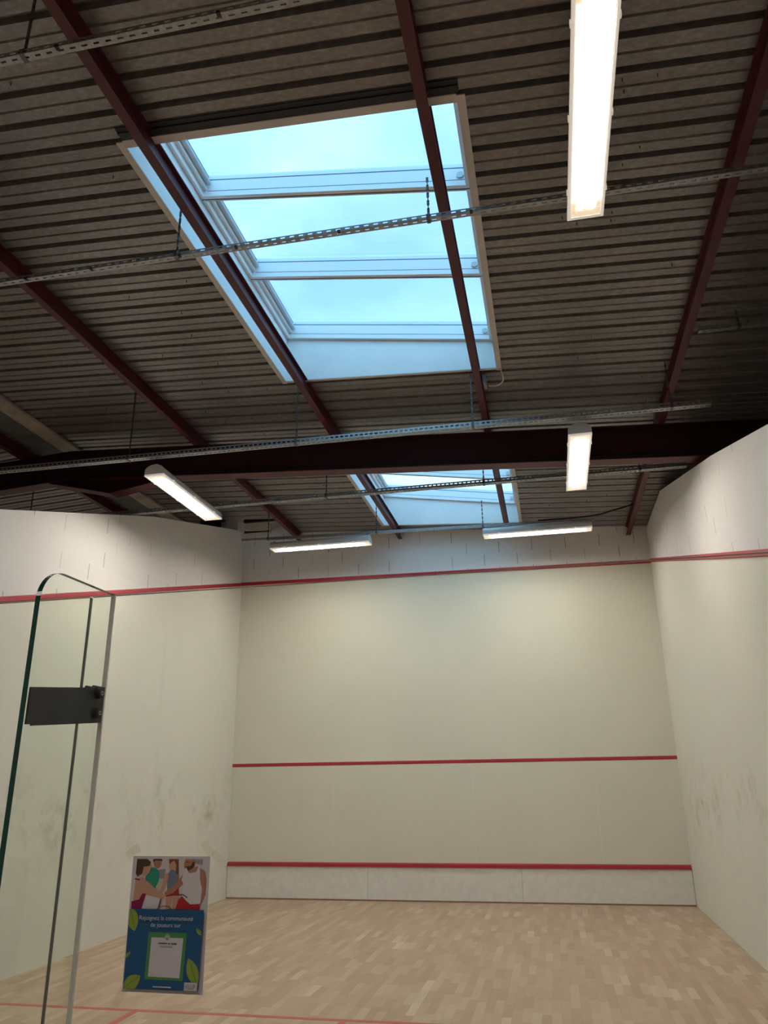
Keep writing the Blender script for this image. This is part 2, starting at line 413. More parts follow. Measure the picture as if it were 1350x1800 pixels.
# ---------------------------------------------------------------- hall enclosure behind and beside the court (out of view)
def gable(name, x0, x1, y0, y1, label):
    b = MB()
    b.hexa([(x0, y0, 0), (x1, y0, 0), (x1, y1, 0), (x0, y1, 0), (x0, y0, deck_z(x0)+.05), (x1, y0, deck_z(x1)+.05), (x1, y1, deck_z(x1)+.05), (x0, y1, deck_z(x0)+.05)], M_hall)
    struct(b.build(name), label)
b = MB(); b.prism([(XL, YB, 0), (XR, YB, 0), (XR, YB, deck_z(XR)+.05), (RIDGE, YB, deck_z(RIDGE)+.05), (XL, YB, deck_z(XL)+.05)], (0, -.2, 0), M_hall)
struct(b.build('wall_back'), 'grey wall at the back of the hall')
gable('wall_hall_left', XL-.2, XL, YB, YF+TH, 'grey outer wall on the left of the hall')
gable('wall_hall_right', XR, XR+.2, YB, YF+TH, 'grey outer wall on the right of the hall')

# ---------------------------------------------------------------- corrugated deck
PITCH_D = .212
def profile():
    pts = []; y = YB-.05; k0 = 0
    y = 1.424 - math.ceil((1.424-YB)/PITCH_D)*PITCH_D
    prof = [(0, .0), (.074, 0), (.080, .010), (.088, .010), (.094, 0), (.164, 0), (.174, .040), (.203, .040)]
    while y < YF+.3:
        pts += [(y+a, h) for a, h in prof]; y += PITCH_D
    pts = [p for p in pts if YB-.05 <= p[0] <= YF+.25]
    return pts
def prof_with_cuts():
    pts = profile(); cuts = [SKY1[2], SKY1[3], SKY2[2], SKY2[3], 9.0, YF]
    for c in cuts:
        for (a, ha), (d, hd) in zip(pts, pts[1:]):
            if a < c < d:
                pts.append((c, ha+(hd-ha)*(c-a)/(d-a))); pts.sort(); break
    return pts
b = MB(); pts = prof_with_cuts()
for (ya, ha), (yc, hc) in zip(pts, pts[1:]):
    mid = (ya+yc)/2
    sk = next((s for s in (SKY1, SKY2) if s[2] < mid < s[3]), None)
    spans = [(XL-.15, RIDGE), (RIDGE, sk[0]), (sk[1], XR+.15)] if sk else [(XL-.15, RIDGE), (RIDGE, XR+.15)]
    if 9.0 < mid < YF: spans = [(XL-.15, RIDGE), (RIDGE, PK[0]), (PK[1], XR+.15)] if not sk else [(XL-.15, RIDGE), (RIDGE, PK[0]), (PK[1], sk[0]), (sk[1], XR+.15)]
    for xa, xc in spans:
        b.poly([(xa, ya, deck_z(xa)+ha), (xa, yc, deck_z(xa)+hc), (xc, yc, deck_z(xc)+hc), (xc, ya, deck_z(xc)+ha)], M_deck)
ceiling = b.build('ceiling', recalc=False); struct(ceiling, 'brownish galvanised corrugated metal roof deck')
b = MB()
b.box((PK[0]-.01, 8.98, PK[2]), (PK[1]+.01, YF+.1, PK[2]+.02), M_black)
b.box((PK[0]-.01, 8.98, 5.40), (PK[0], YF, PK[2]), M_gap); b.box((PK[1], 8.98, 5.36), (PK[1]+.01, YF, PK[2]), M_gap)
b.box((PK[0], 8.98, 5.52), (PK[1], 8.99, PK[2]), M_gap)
o = b.build('roof_pocket', ceiling); o['label'] = 'dark raised pocket of the roof in the left front corner'
# roofing screws poking through the deck
b = MB(); b.cyl((0, 0, 0), (0, 0, -.022), .003, M_black, 6); scr = b.build('screw_tip', ceiling)
scr['label'] = 'dark screw tip poking through the deck'
first = True
for i in range(84):
    y = 1.424+PITCH_D*random.randint(-3, 38)+random.choice((.03, .11)); x = random.choice((-2.9, -1.6, -1.2, .3, 1.9, 2.2, 2.6, 3.6))+random.uniform(-.25, .25)
    if any(s[0]-.2 < x < s[1]+.2 and s[2]-.2 < y < s[3]+.2 for s in (SKY1, SKY2)) or y > 9.5: continue
    o = scr if first else scr.copy()
    if not first: COL.objects.link(o)
    first = False; o.location = (x, y, deck_z(x))

# ridge flashings on the far side of the ridge
b = MB()
def slab(x0, x1, y0, y1, dz0, dz1, mat):
    b.hexa([(x0, y0, deck_z(x0)-dz0), (x1, y0, deck_z(x1)-dz0), (x1, y1, deck_z(x1)-dz0), (x0, y1, deck_z(x0)-dz0),
            (x0, y0, deck_z(x0)-dz1), (x1, y0, deck_z(x1)-dz1), (x1, y1, deck_z(x1)-dz1), (x0, y1, deck_z(x0)-dz1)], mat)
slab(-4.10, -3.91, -3, 9.74, .035, .004, M_galv_dull)
tag(b.build('ridge_flashing'), 'long dull grey flashing board under the roof ridge at far left', 'flashing')
b = MB(); slab(-4.42, -4.10, -3, 9.74, .012, .003, M_ridge_dark)
tag(b.build('ridge_liner'), 'dark green grey sheet between ridge flashing and red purlin', 'roof sheet')

# ---------------------------------------------------------------- purlins and rafter
def ibeam(b, x, y0, y1, zb, h, fl, tf, tw, mat, slope):
    def P(dx, dz): return (x+dx, dz*1.0+zb-slope*dx)
    for dx0, dx1, dz0, dz1 in ((-fl/2, fl/2, 0, tf), (-tw/2, tw/2, tf, h-tf), (-fl/2, fl/2, h-tf, h)):
        q = [P(dx0, dz0), P(dx1, dz0), P(dx1, dz1), P(dx0, dz1)]
        b.prism([(a, y0, c) for a, c in q], (0, y1-y0, 0), mat)
PUR = [(2.93, 'red roof purlin nearest the right wall, running over the row of lamps'),
       (1.16, 'red roof purlin crossing the right edge of both skylights'),
       (-.54, 'red roof purlin crossing the left edge of both skylights'),
       (-2.22, 'red roof purlin left of the skylights, reaching the front wall above the left lamp'),
       (-4.52, 'red roof purlin at far left beside the ridge flashing')]
for x, lab in PUR:
    b = MB(); zb = purlin_z(x)
    ibeam(b, x, YB+.02, YF-.002, zb, .137, .066, .008, .007, M_steel_red, K if x > RIDGE else -K)
    tag(b.build('roof_purlin'), lab, 'beam', 'red roof purlins')
raf = thing('rafter_beam', (RIDGE, 5.92, purlin_z(RIDGE)), 'deep dark red steel rafter crossing the hall under the purlins', 'beam')
Y0, Y1, HB = 5.84, 6.0, .375
def rz(x): return purlin_z(x)-.003
segs = [(XL+.05, RIDGE), (RIDGE, XR-.05)]
def rpiece(name, d0, d1, ya, yb, mat):
    b = MB()
    for xa, xc in segs:
        b.hexa([(xa, ya, rz(xa)-d1), (xc, ya, rz(xc)-d1), (xc, yb, rz(xc)-d1), (xa, yb, rz(xa)-d1),
                (xa, ya, rz(xa)-d0), (xc, ya, rz(xc)-d0), (xc, yb, rz(xc)-d0), (xa, yb, rz(xa)-d0)], mat)
    o = b.build(name); adopt(o, raf); return o
rpiece('top_flange', 0, .012, Y0, Y1, M_steel_shaded)
rpiece('web', .012, HB-.012, 5.916, 5.924, M_steel_shaded)
o = rpiece('bottom_flange', HB-.012, HB, Y0, Y1, M_steel_red)
hx0, hx1, hxm, hz = -2.46, -4.10, -3.27, 4.80
b = MB()
ring = [(hx0, 5.916, rz(hx0)-HB), (hxm, 5.916, hz), (hx1, 5.916, rz(hx1)-HB), (RIDGE, 5.916, rz(RIDGE)-HB+.03)]
ring.insert(3, (hx1, 5.916, rz(hx1)-HB+.03)); ring[4] = (hx0, 5.916, rz(hx0)-HB+.03)
b.prism(ring, (0, .008, 0), M_steel_shaded); o = b.build('haunch_web'); adopt(o, raf)
for xa in (hx0, hx1):
    b = MB(); za = rz(xa)-HB-.012
    b.hexa([(xa, Y0, za), (hxm, Y0, hz-.012), (hxm, Y1, hz-.012), (xa, Y1, za), (xa, Y0, za+.012), (hxm, Y0, hz), (hxm, Y1, hz), (xa, Y1, za+.012)], M_steel_red)
    o = b.build('haunch_flange'); adopt(o, raf)
for x in (-1.5, .35, 2.2):
    b = MB(); b.box((x-.006, 5.845, rz(x)-HB+.014), (x+.006, 5.914, rz(x)-.014), M_steel_shaded)
b = MB()
b.tube([(XL+.3, 5.87, rz(XL+.3)-HB+.05)]+[(x, 5.87, rz(x)-HB+.045) for x in (RIDGE, -1, 1, 3, 7)], .006, M_black, 6)
o = b.build('conduit'); adopt(o, raf); o['label'] = 'thin black conduit along the lower flange'

# ---------------------------------------------------------------- skylights
def zfr(x): return 5.70-.15*x                                       # underside of the roof windows
def skylight(name, s, label):
    x0, x1, y0, y1 = s
    root = bpy.data.objects.new(name, None); COL.objects.link(root); root.location = (x0, y0, deck_z(x0))
    struct(root, label)
    def done(b, nm, par=root, **k):
        o = b.build(nm, **k); 
        if par is root: adopt(o, root)
        else: o.parent = par
        return o
    T = .018
    # liner: four white boards from the deck up to the roof windows
    def board(xa, ya, xc, yc):
        b.hexa([(xa, ya, deck_z(xa)-.005), (xc, ya, deck_z(xc)-.005), (xc, yc, deck_z(xc)-.005), (xa, yc, deck_z(xa)-.005),
                (xa, ya, zfr(xa)+.21), (xc, ya, zfr(xc)+.21), (xc, yc, zfr(xc)+.21), (xa, yc, zfr(xa)+.21)], M_liner)
    for q in ((x0, y0, x0+T, y1), (x1-T, y0, x1, y1), (x0+T, y0, x1-T, y0+T), (x0+T, y1-T, x1-T, y1)):
        b = MB(); board(*q); done(b, 'liner_board')
    # cream trim round the foot of the liner
    W = .05
    for xa, ya, xc, yc in ((x0-W+.02, y0-W+.02, x0+T, y1+W-.02), (x1-T, y0-W+.02, x1+W-.02, y1+W-.02), (x0+T, y0-W+.01, x1-T, y0+T), (x0+T, y1-T, x1-T, y1+.015)):
        b = MB()
        b.hexa([(xa, ya, deck_z(xa)-.012), (xc, ya, deck_z(xc)-.012), (xc, yc, deck_z(xc)-.012), (xa, yc, deck_z(xa)-.012),
                (xa, ya, deck_z(xa)-.004), (xc, ya, deck_z(xc)-.004), (xc, yc, deck_z(xc)-.004), (xa, yc, deck_z(xa)-.004)], M_trim)
        done(b, 'trim')
    # black strip in place of the shaded open gap on the near side
    b = MB(); xa, xc = x0+.02, x1+.0
    for ya, yc, dz in ((y0-.135, y0-.045, .004), (y0-.10, y0-.085, .012)):
        b.hexa([(xa, ya, deck_z(xa)-dz-.004), (xc, ya, deck_z(xc)-dz-.004), (xc, yc, deck_z(xc)-dz-.004), (xa, yc, deck_z(xa)-dz-.004),
                (xa, ya, deck_z(xa)-dz+.004), (xc, ya, deck_z(xc)-dz+.004), (xc, yc, deck_z(xc)-dz+.004), (xa, yc, deck_z(xa)-dz+.004)], M_black)
    o = done(b, 'gap_shade'); o['label'] = 'black strip for the shaded gap along the near edge'
    # three roof windows
    fx0, fx1 = x0+T+.002, x1-T-.002
    dy = (y1-y0-2*T)/3
    def bar(b, xa, xc, ya, yc, d0, d1, mat=M_sash):
        b.hexa([(xa, ya, zfr(xa)+d0), (xc, ya, zfr(xc)+d0), (xc, yc, zfr(xc)+d0), (xa, yc, zfr(xa)+d0),
                (xa, ya, zfr(xa)+d1), (xc, ya, zfr(xc)+d1), (xc, yc, zfr(xc)+d1), (xa, yc, zfr(xa)+d1)], mat)
    for k in range(3):
        ya, yc = y0+T+k*dy+.006, y0+T+(k+1)*dy-.006
        b = MB(); HS = .20
        bar(b, fx0, fx0+.028, ya, yc, 0, HS); bar(b, fx0+.028, fx0+.058, ya, yc-.032, .055, HS)
        bar(b, fx1-.042, fx1, ya, yc, 0, HS)
        bar(b, fx0+.028, fx1-.042, ya, ya+.012, 0, HS, M_trim)
        bar(b, fx0+.028, fx1-.042, yc-.032, yc, 0, HS)
        sash = done(b, 'sash_frame')
        for d0, d1 in ((.150, .158), (.046, .050)):
            b = MB(); bar(b, fx0+.06, fx1-.044, yc-.0332, yc-.0318, d0, d1, M_groove); done(b, 'groove', sash)
        b = MB(); xx = fx0+.076
        b.cyl((xx, ya+.014, zfr(xx)+.105), (xx, yc-.050, zfr(xx)+.105), .021, M_pvc, 14)
        done(b, 'gasket_tube', sash, smooth=True)
        b = MB(); bar(b, fx0+.0585, fx0+.066, ya+.014, yc-.033, .150, .186, M_groove); done(b, 'groove', sash)
        b = MB(); xx = fx1-.078; b.cyl((xx, yc-.046, zfr(xx)+.085), (xx, yc-.031, zfr(xx)+.085), .026, M_pvc, 20)
        done(b, 'pivot_cap', sash, smooth=True)
        b = MB(); bar(b, fx0+.02, fx1-.03, ya+.006, yc-.02, .187, .195, M_pane)
        done(b, 'pane', sash)
    # bars between the windows
    for k in (1, 2):
        b = MB(); yy = y0+T+k*dy; bar(b, fx0, fx1, yy-.006, yy+.006, .004, .18, M_gap); done(b, 'dark_joint')
    return root
skylight('window_1', SKY1, 'large near skylight of three tilted roof windows above the court')
skylight('window_2', SKY2, 'far skylight of three roof windows beyond the rafter')

# ---------------------------------------------------------------- perforated cable trays
def perforated(b, o, d, wv, L_, W_, pitch, sl, sh, mat):
    """strip of length L_ along d and width W_ along wv with a row of real slots"""
    o, d, wv = Vector(o), Vector(d).normalized(), Vector(wv).normalized()
    P = lambda s, t_: o+d*s+wv*t_
    a, c = (W_-sh)/2, (W_+sh)/2
    b.poly([P(0, 0), P(L_, 0), P(L_, a), P(0, a)], mat); b.poly([P(0, c), P(L_, c), P(L_, W_), P(0, W_)], mat)
    n = int(L_/pitch); s = 0
    for i in range(n):
        b.poly([P(s, a), P(i*pitch+(pitch-sl), a), P(i*pitch+(pitch-sl), c), P(s, c)], mat); s = (i+1)*pitch
    b.poly([P(s, a), P(L_, a), P(L_, c), P(s, c)], mat)
def chain(b, p, q, mat=M_chain):
    p, q = Vector(p), Vector(q); n = max(2, int((q-p).length/.028)); d = (q-p)/n
    for i in range(n):
        c = p+d*(i+.5); s = d.length*.62; e = .008
        w_, h_ = (e, .0025) if i % 2 else (.0025, e)
        b.box((c.x-w_, c.y-h_, c.z-s), (c.x+w_, c.y+h_, c.z+s), mat)
def tray(xa, ya, xc, yc, zb, hangers, label, clips=(), TW=.066, THH=.046):
    SP, SLN, SHT = (.048, .031, .017) if TW > .05 else (.062, .030, .010)
    root = thing('cable_tray', ((xa+xc)/2, (ya+yc)/2, zb), label, 'cable tray', 'perforated cable trays under the roof')
    A, C = Vector((xa, ya, zb)), Vector((xc, yc, zb)); d = (C-A).normalized(); n = Vector((-d.y, d.x, 0)); Lg = (C-A).length
    b = MB()
    perforated(b, A-n*TW/2, d, n, Lg, TW, SP, SLN, SHT, M_galv)
    perforated(b, A-n*TW/2, d, (0, 0, 1), Lg, THH, SP, SLN, SHT, M_galv)
    perforated(b, A+n*TW/2, d, (0, 0, 1), Lg, THH, SP, SLN, SHT, M_galv)
    o = b.build('channel', recalc=False); adopt(o, root)
    md = o.modifiers.new('s', 'SOLIDIFY'); md.thickness = .0018; md.offset = 0
    for hx in hangers:
        top = hx[1] if isinstance(hx, tuple) else None; x = hx[0] if isinstance(hx, tuple) else hx
        y = ya+(yc-ya)*(x-xa)/(xc-xa); zt = deck_z(x) if top is None else top
        b = MB(); chain(b, (x, y, zb+THH), (x, y, zt-.002))
        b.box((x-.012, y-TW/2-.003, zb-.004), (x+.012, y+TW/2+.003, zb-.001), M_chain)
        b.box((x-.012, y-TW/2-.005, zb-.004), (x+.012, y-TW/2-.003, zb+THH), M_chain)
        b.box((x-.012, y+TW/2+.003, zb-.004), (x+.012, y+TW/2+.005, zb+THH), M_chain)
        b.box((x-.012, y-TW/2-.003, zb+THH), (x+.012, y+TW/2+.003, zb+THH+.003), M_chain)
        o = b.build('hanger_chain'); adopt(o, root)
    for x in clips:
        y = ya+(yc-ya)*(x-xa)/(xc-xa)
        b = MB(); b.box((x-.009, y-TW/2-.006, zb-.006), (x+.009, y-TW/2+.016, zb+.009), M_black)
        o = b.build('cable_clip'); adopt(o, root); o['label'] = 'black cable clip'
    return root
tray(-3.05, .63, 3.1, .70, 4.90, [-.66], 'nearest perforated cable tray, cutting the top left corner of the view', [-.47, .35, 1.2], .042, .028)
tray(-6.0, 2.16, 5.0, 2.26, 4.90, [-.63, 1.08], 'perforated cable tray crossing under the near skylight', [-1.75, -1.25, -.6, -.2, .5, 1.35], .042, .028)
tray(-6.0, 4.66, 3.181, 4.822, 4.65, [-2.38, -.62, 1.09, 2.85], 'perforated cable tray in front of the dark rafter, above two lamps')
t4 = tray(-6.0, 6.23, 3.19, 6.268, 4.65, [-4.6, -.75, 1.06, 2.72], 'perforated cable tray just beyond the rafter, over the far skylight')
b = MB(); b.tube([(3.17, 6.27, 4.66), (3.19, 6.29, 4.70), (3.24, 6.30, 4.80), (3.26, 6.30, 5.04)], .009, M_galv, 6); o = b.build('end_bracket'); adopt(o, t4)
tray(-2.59, 8.225, 2.37, 8.511, 4.855, [(-2.2, purlin_z(-2.2)), -.62, .87], 'short perforated cable tray above the two lamps by the front wall', (), .042, .034)
tray(2.99, 4.05, 6.0, 4.12, 4.94, [3.3], 'short cable tray in the dark corner right of the last purlin', (), .042, .028)

# ---------------------------------------------------------------- lamps
LL, LW, LH = 1.45, .212, .122
def make_lamp():
    """fitting along +Y, lit face at z = 0, near end at y = 0"""
    root = thing('batten_lamp', (0, 0, 0), 'lamp', 'lamp', 'suspended batten lamps')
    def dsec(wd, ht, y, z0=.018, n=16):
        w2 = wd/2; pts = [(-w2, y, z0), (w2, y, z0)]
        for i in range(n+1):
            t_ = math.pi*i/n; pts.append((w2*math.cos(t_), y, z0+.035+(ht-z0-.035)*math.sin(t_)))
        return pts
    b = MB(); b.prism(dsec(LW-.006, LH-.002, .012), (0, LL-.024, 0), M_housing); b.build('housing', root, smooth=True)
    for y in (0, LL-.014):
        b = MB(); b.prism(dsec(LW, LH, y), (0, .014, 0), M_housing); b.build('end_cap', root, smooth=True)
    # clear diffuser: rim with two ribs each side
    b = MB(); w2 = LW/2; e = .020
    b.box((-w2, 0, .002), (-w2+e, LL, .018), M_diff); b.box((w2-e, 0, .002), (w2, LL, .018), M_diff)
    b.box((-w2+e, 0, .002), (w2-e, e, .018), M_diff); b.box((-w2+e, LL-e, .002), (w2-e, LL, .018), M_diff)
    for sx in (-1, 1):
        for q in (.004, .013): b.box((sx*(w2-q)-.0015, .004, -.001), (sx*(w2-q)+.0015, LL-.004, .002), M_diff)
    b.build('diffuser_rim', root)
    b = MB(); b.box((-w2+e, e, .010), (w2-e, LL-e, .0178), M_refl)
    rf = b.build('reflector', root); rf['label'] = 'cream reflector tray'
    for y0_, ys in ((e, [e+.014*i for i in range(1, 9)]), (LL-e-.125, [LL-e-.014*i for i in range(1, 9)])):
        b = MB()
        for y in ys: b.box((-w2+e, y-.0008, .0065), (w2-e, y+.0008, .0095), M_diff)
        for x in (-.06, -.03, 0, .03, .06): b.box((x-.0008, y0_, .0065), (x+.0008, y0_+.125, .0095), M_diff)
        b.build('prism_grid', rf)
    b = MB(); b.box((-w2+e+.017, .15, .003), (w2-e-.017, LL-.15, .0095), M_lit); o = b.build('light_panel', root); o['label'] = 'glowing white light panel'
    for x in (-.03, .03):
        for y in (.080, LL-.148):
            b = MB(); b.box((x-.009, y, .003), (x+.009, y+.068, .0062), M_lit); b.build('tube_end', root)
    for sx in (-1, 1):
        for y in (.22, LL*.5, LL-.22):
            b = MB(); b.box((sx*w2-.006, y-.012, -.002), (sx*w2+.006, y+.012, .024), M_diff); b.build('latch', root)
    for y in (.035, LL-.035):
        b = MB(); b.box((-.028, y-.012, LH-.004), (.028, y+.012, LH+.006), M_galv); b.box((-.010, y-.008, LH), (.010, y+.008, LH+.018), M_galv); b.build('hanger_bracket', root)
    return root
proto = make_lamp()
LAMPS = [((2.025, .705, 4.745), 0, 'large bright lamp at top right, cut by the upper edge of the photo'),
         ((2.045, 4.85, 4.500), 0, 'lit lamp on the right seen end on against the dark rafter'),
         ((-2.14, 4.82, 4.500), 0, 'lit lamp on the left above the side wall, seen slanting away'),
         ((-.71, 8.325, 4.710), math.pi/2, 'lamp parallel to the front wall, left of the far skylight'),
         ((2.32, 8.43, 4.710), math.pi/2, 'lamp parallel to the front wall, right end under the far skylight'),
         ((-2.11, .69, 4.745), 0, 'lit lamp over the left rear of the court, outside the view')]
for i, (loc, rz_, lab) in enumerate(LAMPS):
    o = proto if i == 0 else copy_tree(proto)
    o.location = loc; o.rotation_euler = (0, 0, rz_); o['label'] = lab
    o.scale = (1, 1.06 if i in (0, 5) else 1, 1)
    if i in (3, 4): o.rotation_euler = (0, math.radians(-2.5), rz_)

# ---------------------------------------------------------------- cables, box, dark bar by the front wall
def cable(name, pts, rad, mat, label, cat='cable'):
    P = [Vector(q) for q in pts]; out = []
    for i in range(len(P)-1):
        p0, p1, p2, p3 = P[max(i-1, 0)], P[i], P[i+1], P[min(i+2, len(P)-1)]
        for k in range(6):
            t_ = k/6; out.append(.5*((2*p1)+(p2-p0)*t_+(2*p0-5*p1+4*p2-p3)*t_*t_+(3*p1-p0-3*p2+p3)*t_**3))
    b = MB(); b.tube(out+[P[-1]], rad, mat, 8); return tag(b.build(name, smooth=True), label, cat)
cable('power_cable', [(1.62, 8.475, 4.908), (2.1, 8.50, 4.912), (2.42, 8.52, 4.935), (2.6, 8.53, 4.98), (2.86, 8.53, 5.04), (2.893, 8.53, 5.06)], .011, M_black, 'black cable running right from the front lamp tray to the purlin')
cable('white_cable', [(1.375, 4.70, 5.19), (1.395, 4.76, 5.155), (1.39, 4.86, 5.14), (1.33, 4.93, 5.14), (1.25, 4.92, 5.14)], .006, M_cable_white, 'thin white cable looping from the near skylight corner')
b = MB(); b.box((1.205, 4.80, 5.115), (1.238, 4.94, 5.19), M_box_grey); b.box((1.20, 4.79, 5.11), (1.24, 4.80, 5.195), M_box_grey)
tag(b.build('junction_box', bevel=.004), 'small grey junction box on the purlin by the near skylight corner', 'box')
b = MB()
b.box((-3.19, YF-.06, 5.672), (-2.30, YF-.004, 5.725), M_black)
tag(b.build('steel_angle'), 'short black bar along the head of the front wall, upper left corner', 'bar')

# ---------------------------------------------------------------- glass rear wall and its fin
GT = 2.018
def pane(b, x0, x1, y0, y1, z0, z1, mat, edge):
    b.poly([(x0, y0, z0), (x1, y0, z0), (x1, y0, z1), (x0, y0, z1)], mat); b.poly([(x1, y1, z0), (x0, y1, z0), (x0, y1, z1), (x1, y1, z1)], mat)
    b.poly([(x0, y0, z1), (x1, y0, z1), (x1, y1, z1), (x0, y1, z1)], edge); b.poly([(x0, y1, z0), (x1, y1, z0), (x1, y0, z0), (x0, y0, z0)], edge)
    b.poly([(x1, y0, z0), (x1, y1, z0), (x1, y1, z1), (x1, y0, z1)], mat); b.poly([(x0, y1, z0), (x0, y0, z0), (x0, y0, z1), (x0, y1, z1)], mat)
rear = thing('glass_wall', (0, 0, 0), 'clear glass rear wall of the court carrying the poster', 'glass wall')
b = MB(); pane(b, .472, 3.19, 0, .012, .001, GT, M_glass, M_edge_grey); b.build('glass_panel', rear, recalc=False)
b = MB(); pane(b, -3.19, .466, 0, .012, .001, GT, M_glass, M_edge_grey); b.build('glass_panel', rear, recalc=False)
b = MB(); b.box((.4668, .003, .001), (.4712, .009, GT-.002), M_seal_dark); o = b.build('joint_seal', rear); o['label'] = 'dark vertical joint seal'
fin = thing('glass_fin', (.534, 0, 0), 'upright glass fin with green edge and rounded top, standing at the left', 'glass fin')
FX0, FX1, FY = .528, .540, -.288
R_ = .075
ring2 = [(-.001, .001), (-.001, GT)]
ring2 += [(FY+R_-R_*math.sin(a), GT-R_+R_*math.cos(a)) for a in [math.pi/2*i/12 for i in range(13)]]
ring2 += [(FY, .001)]
b = MB()
b.poly([(FX1, y, z) for y, z in reversed(ring2)], M_fin); b.poly([(FX0, y, z) for y, z in ring2], M_fin)
n = len(ring2)
for i in range(n):
    (ya, za), (yb, zb) = ring2[i], ring2[(i+1) % n]
    mat = M_edge_grey if (i in (1, 2, n-1)) else M_edge_green
    if i == 0: mat = M_seal
    b.poly([(FX0, ya, za), (FX0, yb, zb), (FX1, yb, zb), (FX1, ya, za)], mat)
o = b.build('pane'); adopt(o, fin)
b = MB(); b.box((.5345, -.0070, .001), (.5412, -.0012, GT-.001), M_seal); o = b.build('seal'); adopt(o, fin); o['label'] = 'grey silicone seal'
for xa, xb, ys in ((FX1+.0005, FX1+.0055, FY+.003), (FX0-.0055, FX0-.0005, FY+.045)):
    b = MB(); prof_ = [(ys, 1.688), (-.016, 1.708), (-.013, 1.790), (-.060, 1.790), (-.066, 1.784), (ys, 1.762)]
    b.prism([(xa, y, z) for y, z in prof_], (xb-xa, 0, 0), M_bracket); pl = b.build('clamp_plate', bevel=.001); adopt(pl, fin); pl['label'] = 'black clamp plate'
    if xa > FX1:
        for y, z in ((-.043, 1.773), (-.043, 1.728)):
            b = MB(); b.cyl((xb, y, z), (xb+.010, y, z), .0125, M_black, 20, .0105); w_ = b.build('bolt_washer', pl, smooth=True)
            b = MB(); b.cyl((xb+.0102, y, z), (xb+.0125, y, z), .0048, M_bolt, 16); b.cyl((xb+.0126, y, z), (xb+.0130, y, z), .0026, M_black, 6); o = b.build('bolt', pl, smooth=True); o['label'] = 'steel bolt head'

# ---------------------------------------------------------------- poster taped to the glass
PX0, PX1, PZ0, PZ1 = .651, .833, 1.160, 1.421
post = thing('poster', ((PX0+PX1)/2, 0, PZ0), 'blue poster with a photo of four players taped to the glass', 'poster')
PW, PH = PX1-PX0, PZ1-PZ0
def ph(name, c, rough=.5): return plain('print_'+name, c, rough, 0, .3)
I_paper = ph('paper', (.60, .58, .64)); I_blue = ph('blue', (.018, .095, .235)); I_wall = ph('pale_room', (.62, .58, .60)); I_grey = ph('room_grey', (.30, .30, .33))
I_skin = ph('skin', (.56, .32, .23)); I_skin2 = ph('tan_skin', (.42, .20, .13)); I_hair = ph('brown_hair', (.085, .045, .032)); I_hair2 = ph('auburn_hair', (.21, .085, .05))
I_green = ph('green_shirt', (.03, .30, .20)); I_white = ph('white_top', (.66, .63, .68)); I_red = ph('red_shorts', (.42, .022, .03)); I_pink = ph('magenta_top', (.27, .012, .085)); I_blu2 = ph('grey_blue_top', (.17, .21, .29))
I_leaf = ph('leaf_green', (.27, .36, .06)); I_leaf2 = ph('leaf_dark', (.15, .28, .07)); I_card = ph('card_green', (.07, .25, .10)); I_ink = ph('ink', (.10, .10, .12)); I_cream = ph('cream_trousers', (.55, .48, .40))
I_text = ph('white_text', (.66, .68, .74))
lay = [0]
def P2(u_, v_, k): return (PX0+u_*PW-(1-v_)*.0 , -.0016-.00006*k, PZ1-v_*PH)
def shape(b, pts, mat):
    lay[0] += 1; b.poly([P2(u_, v_, lay[0]) for u_, v_ in pts], mat)
def ell(cx, cy_, rx, ry, n=20, rot=0):
    out = []
    for i in range(n):
        t_ = 2*math.pi*i/n; x, y = rx*math.cos(t_), ry*math.sin(t_)
        out.append((cx+x*math.cos(rot)-y*math.sin(rot), cy_+x*math.sin(rot)+y*math.cos(rot)))
    return out
b = MB(); b.box((PX0, -.0014, PZ0), (PX1, -.0004, PZ1), I_paper); o = b.build('sheet'); adopt(o, post)
# photograph of the players (u, v measured in the picture area of the sheet)
b = MB()
U = lambda x: .03+x*.945
V = lambda y: .022+y*.375
def sh(pts, mat): shape(b, [(U(x), V(max(0, y))) for x, y in pts], mat)
sh([(0, 0), (1, 0), (1, 1), (0, 1)], I_wall)
sh([(.30, .22), (.43, .20), (.43, .46), (.30, .46)], I_grey); sh([(.78, 0), (.93, 0), (.93, .12), (.80, .08)], I_grey)
sh([(.32, .4), (.42, .4), (.42, 1), (.28, 1)], I_cream); sh([(.16, .68), (.30, .62), (.42, .66), (.42, 1), (.12, 1)], I_white)
# young man in green, second from left
sh(ell(.315, .08, .055, .115), I_skin2); sh([(.25, 0), (.37, 0), (.385, .05), (.36, .035), (.28, .03), (.25, .08)], I_hair)
sh([(.25, .16), (.31, .20), (.345, .26), (.35, .44), (.30, .62), (.24, .56), (.15, .44), (.17, .32)], I_green); sh([(.16, .45), (.24, .48), (.30, .62), (.27, .67), (.19, .58)], I_skin2)
# woman in grey blue, third
sh(ell(.525, .12, .052, .13), I_skin); sh([(.47, 0), (.60, 0), (.615, .3), (.60, .38), (.565, .33), (.575, .12), (.54, .03), (.475, .1)], I_hair2)
sh([(.50, .22), (.56, .22), (.58, .30), (.62, .32), (.625, .6), (.475, .63), (.455, .34)], I_blu2); sh([(.43, .30), (.47, .28), (.48, .38), (.43, .62), (.37, .72), (.385, .6)], I_skin)
sh([(.475, .62), (.625, .58), (.64, .74), (.46, .76)], I_red); sh([(.46, .76), (.545, .74), (.53, 1), (.47, 1)], I_skin); sh([(.55, .74), (.64, .73), (.615, 1), (.56, 1)], I_skin)
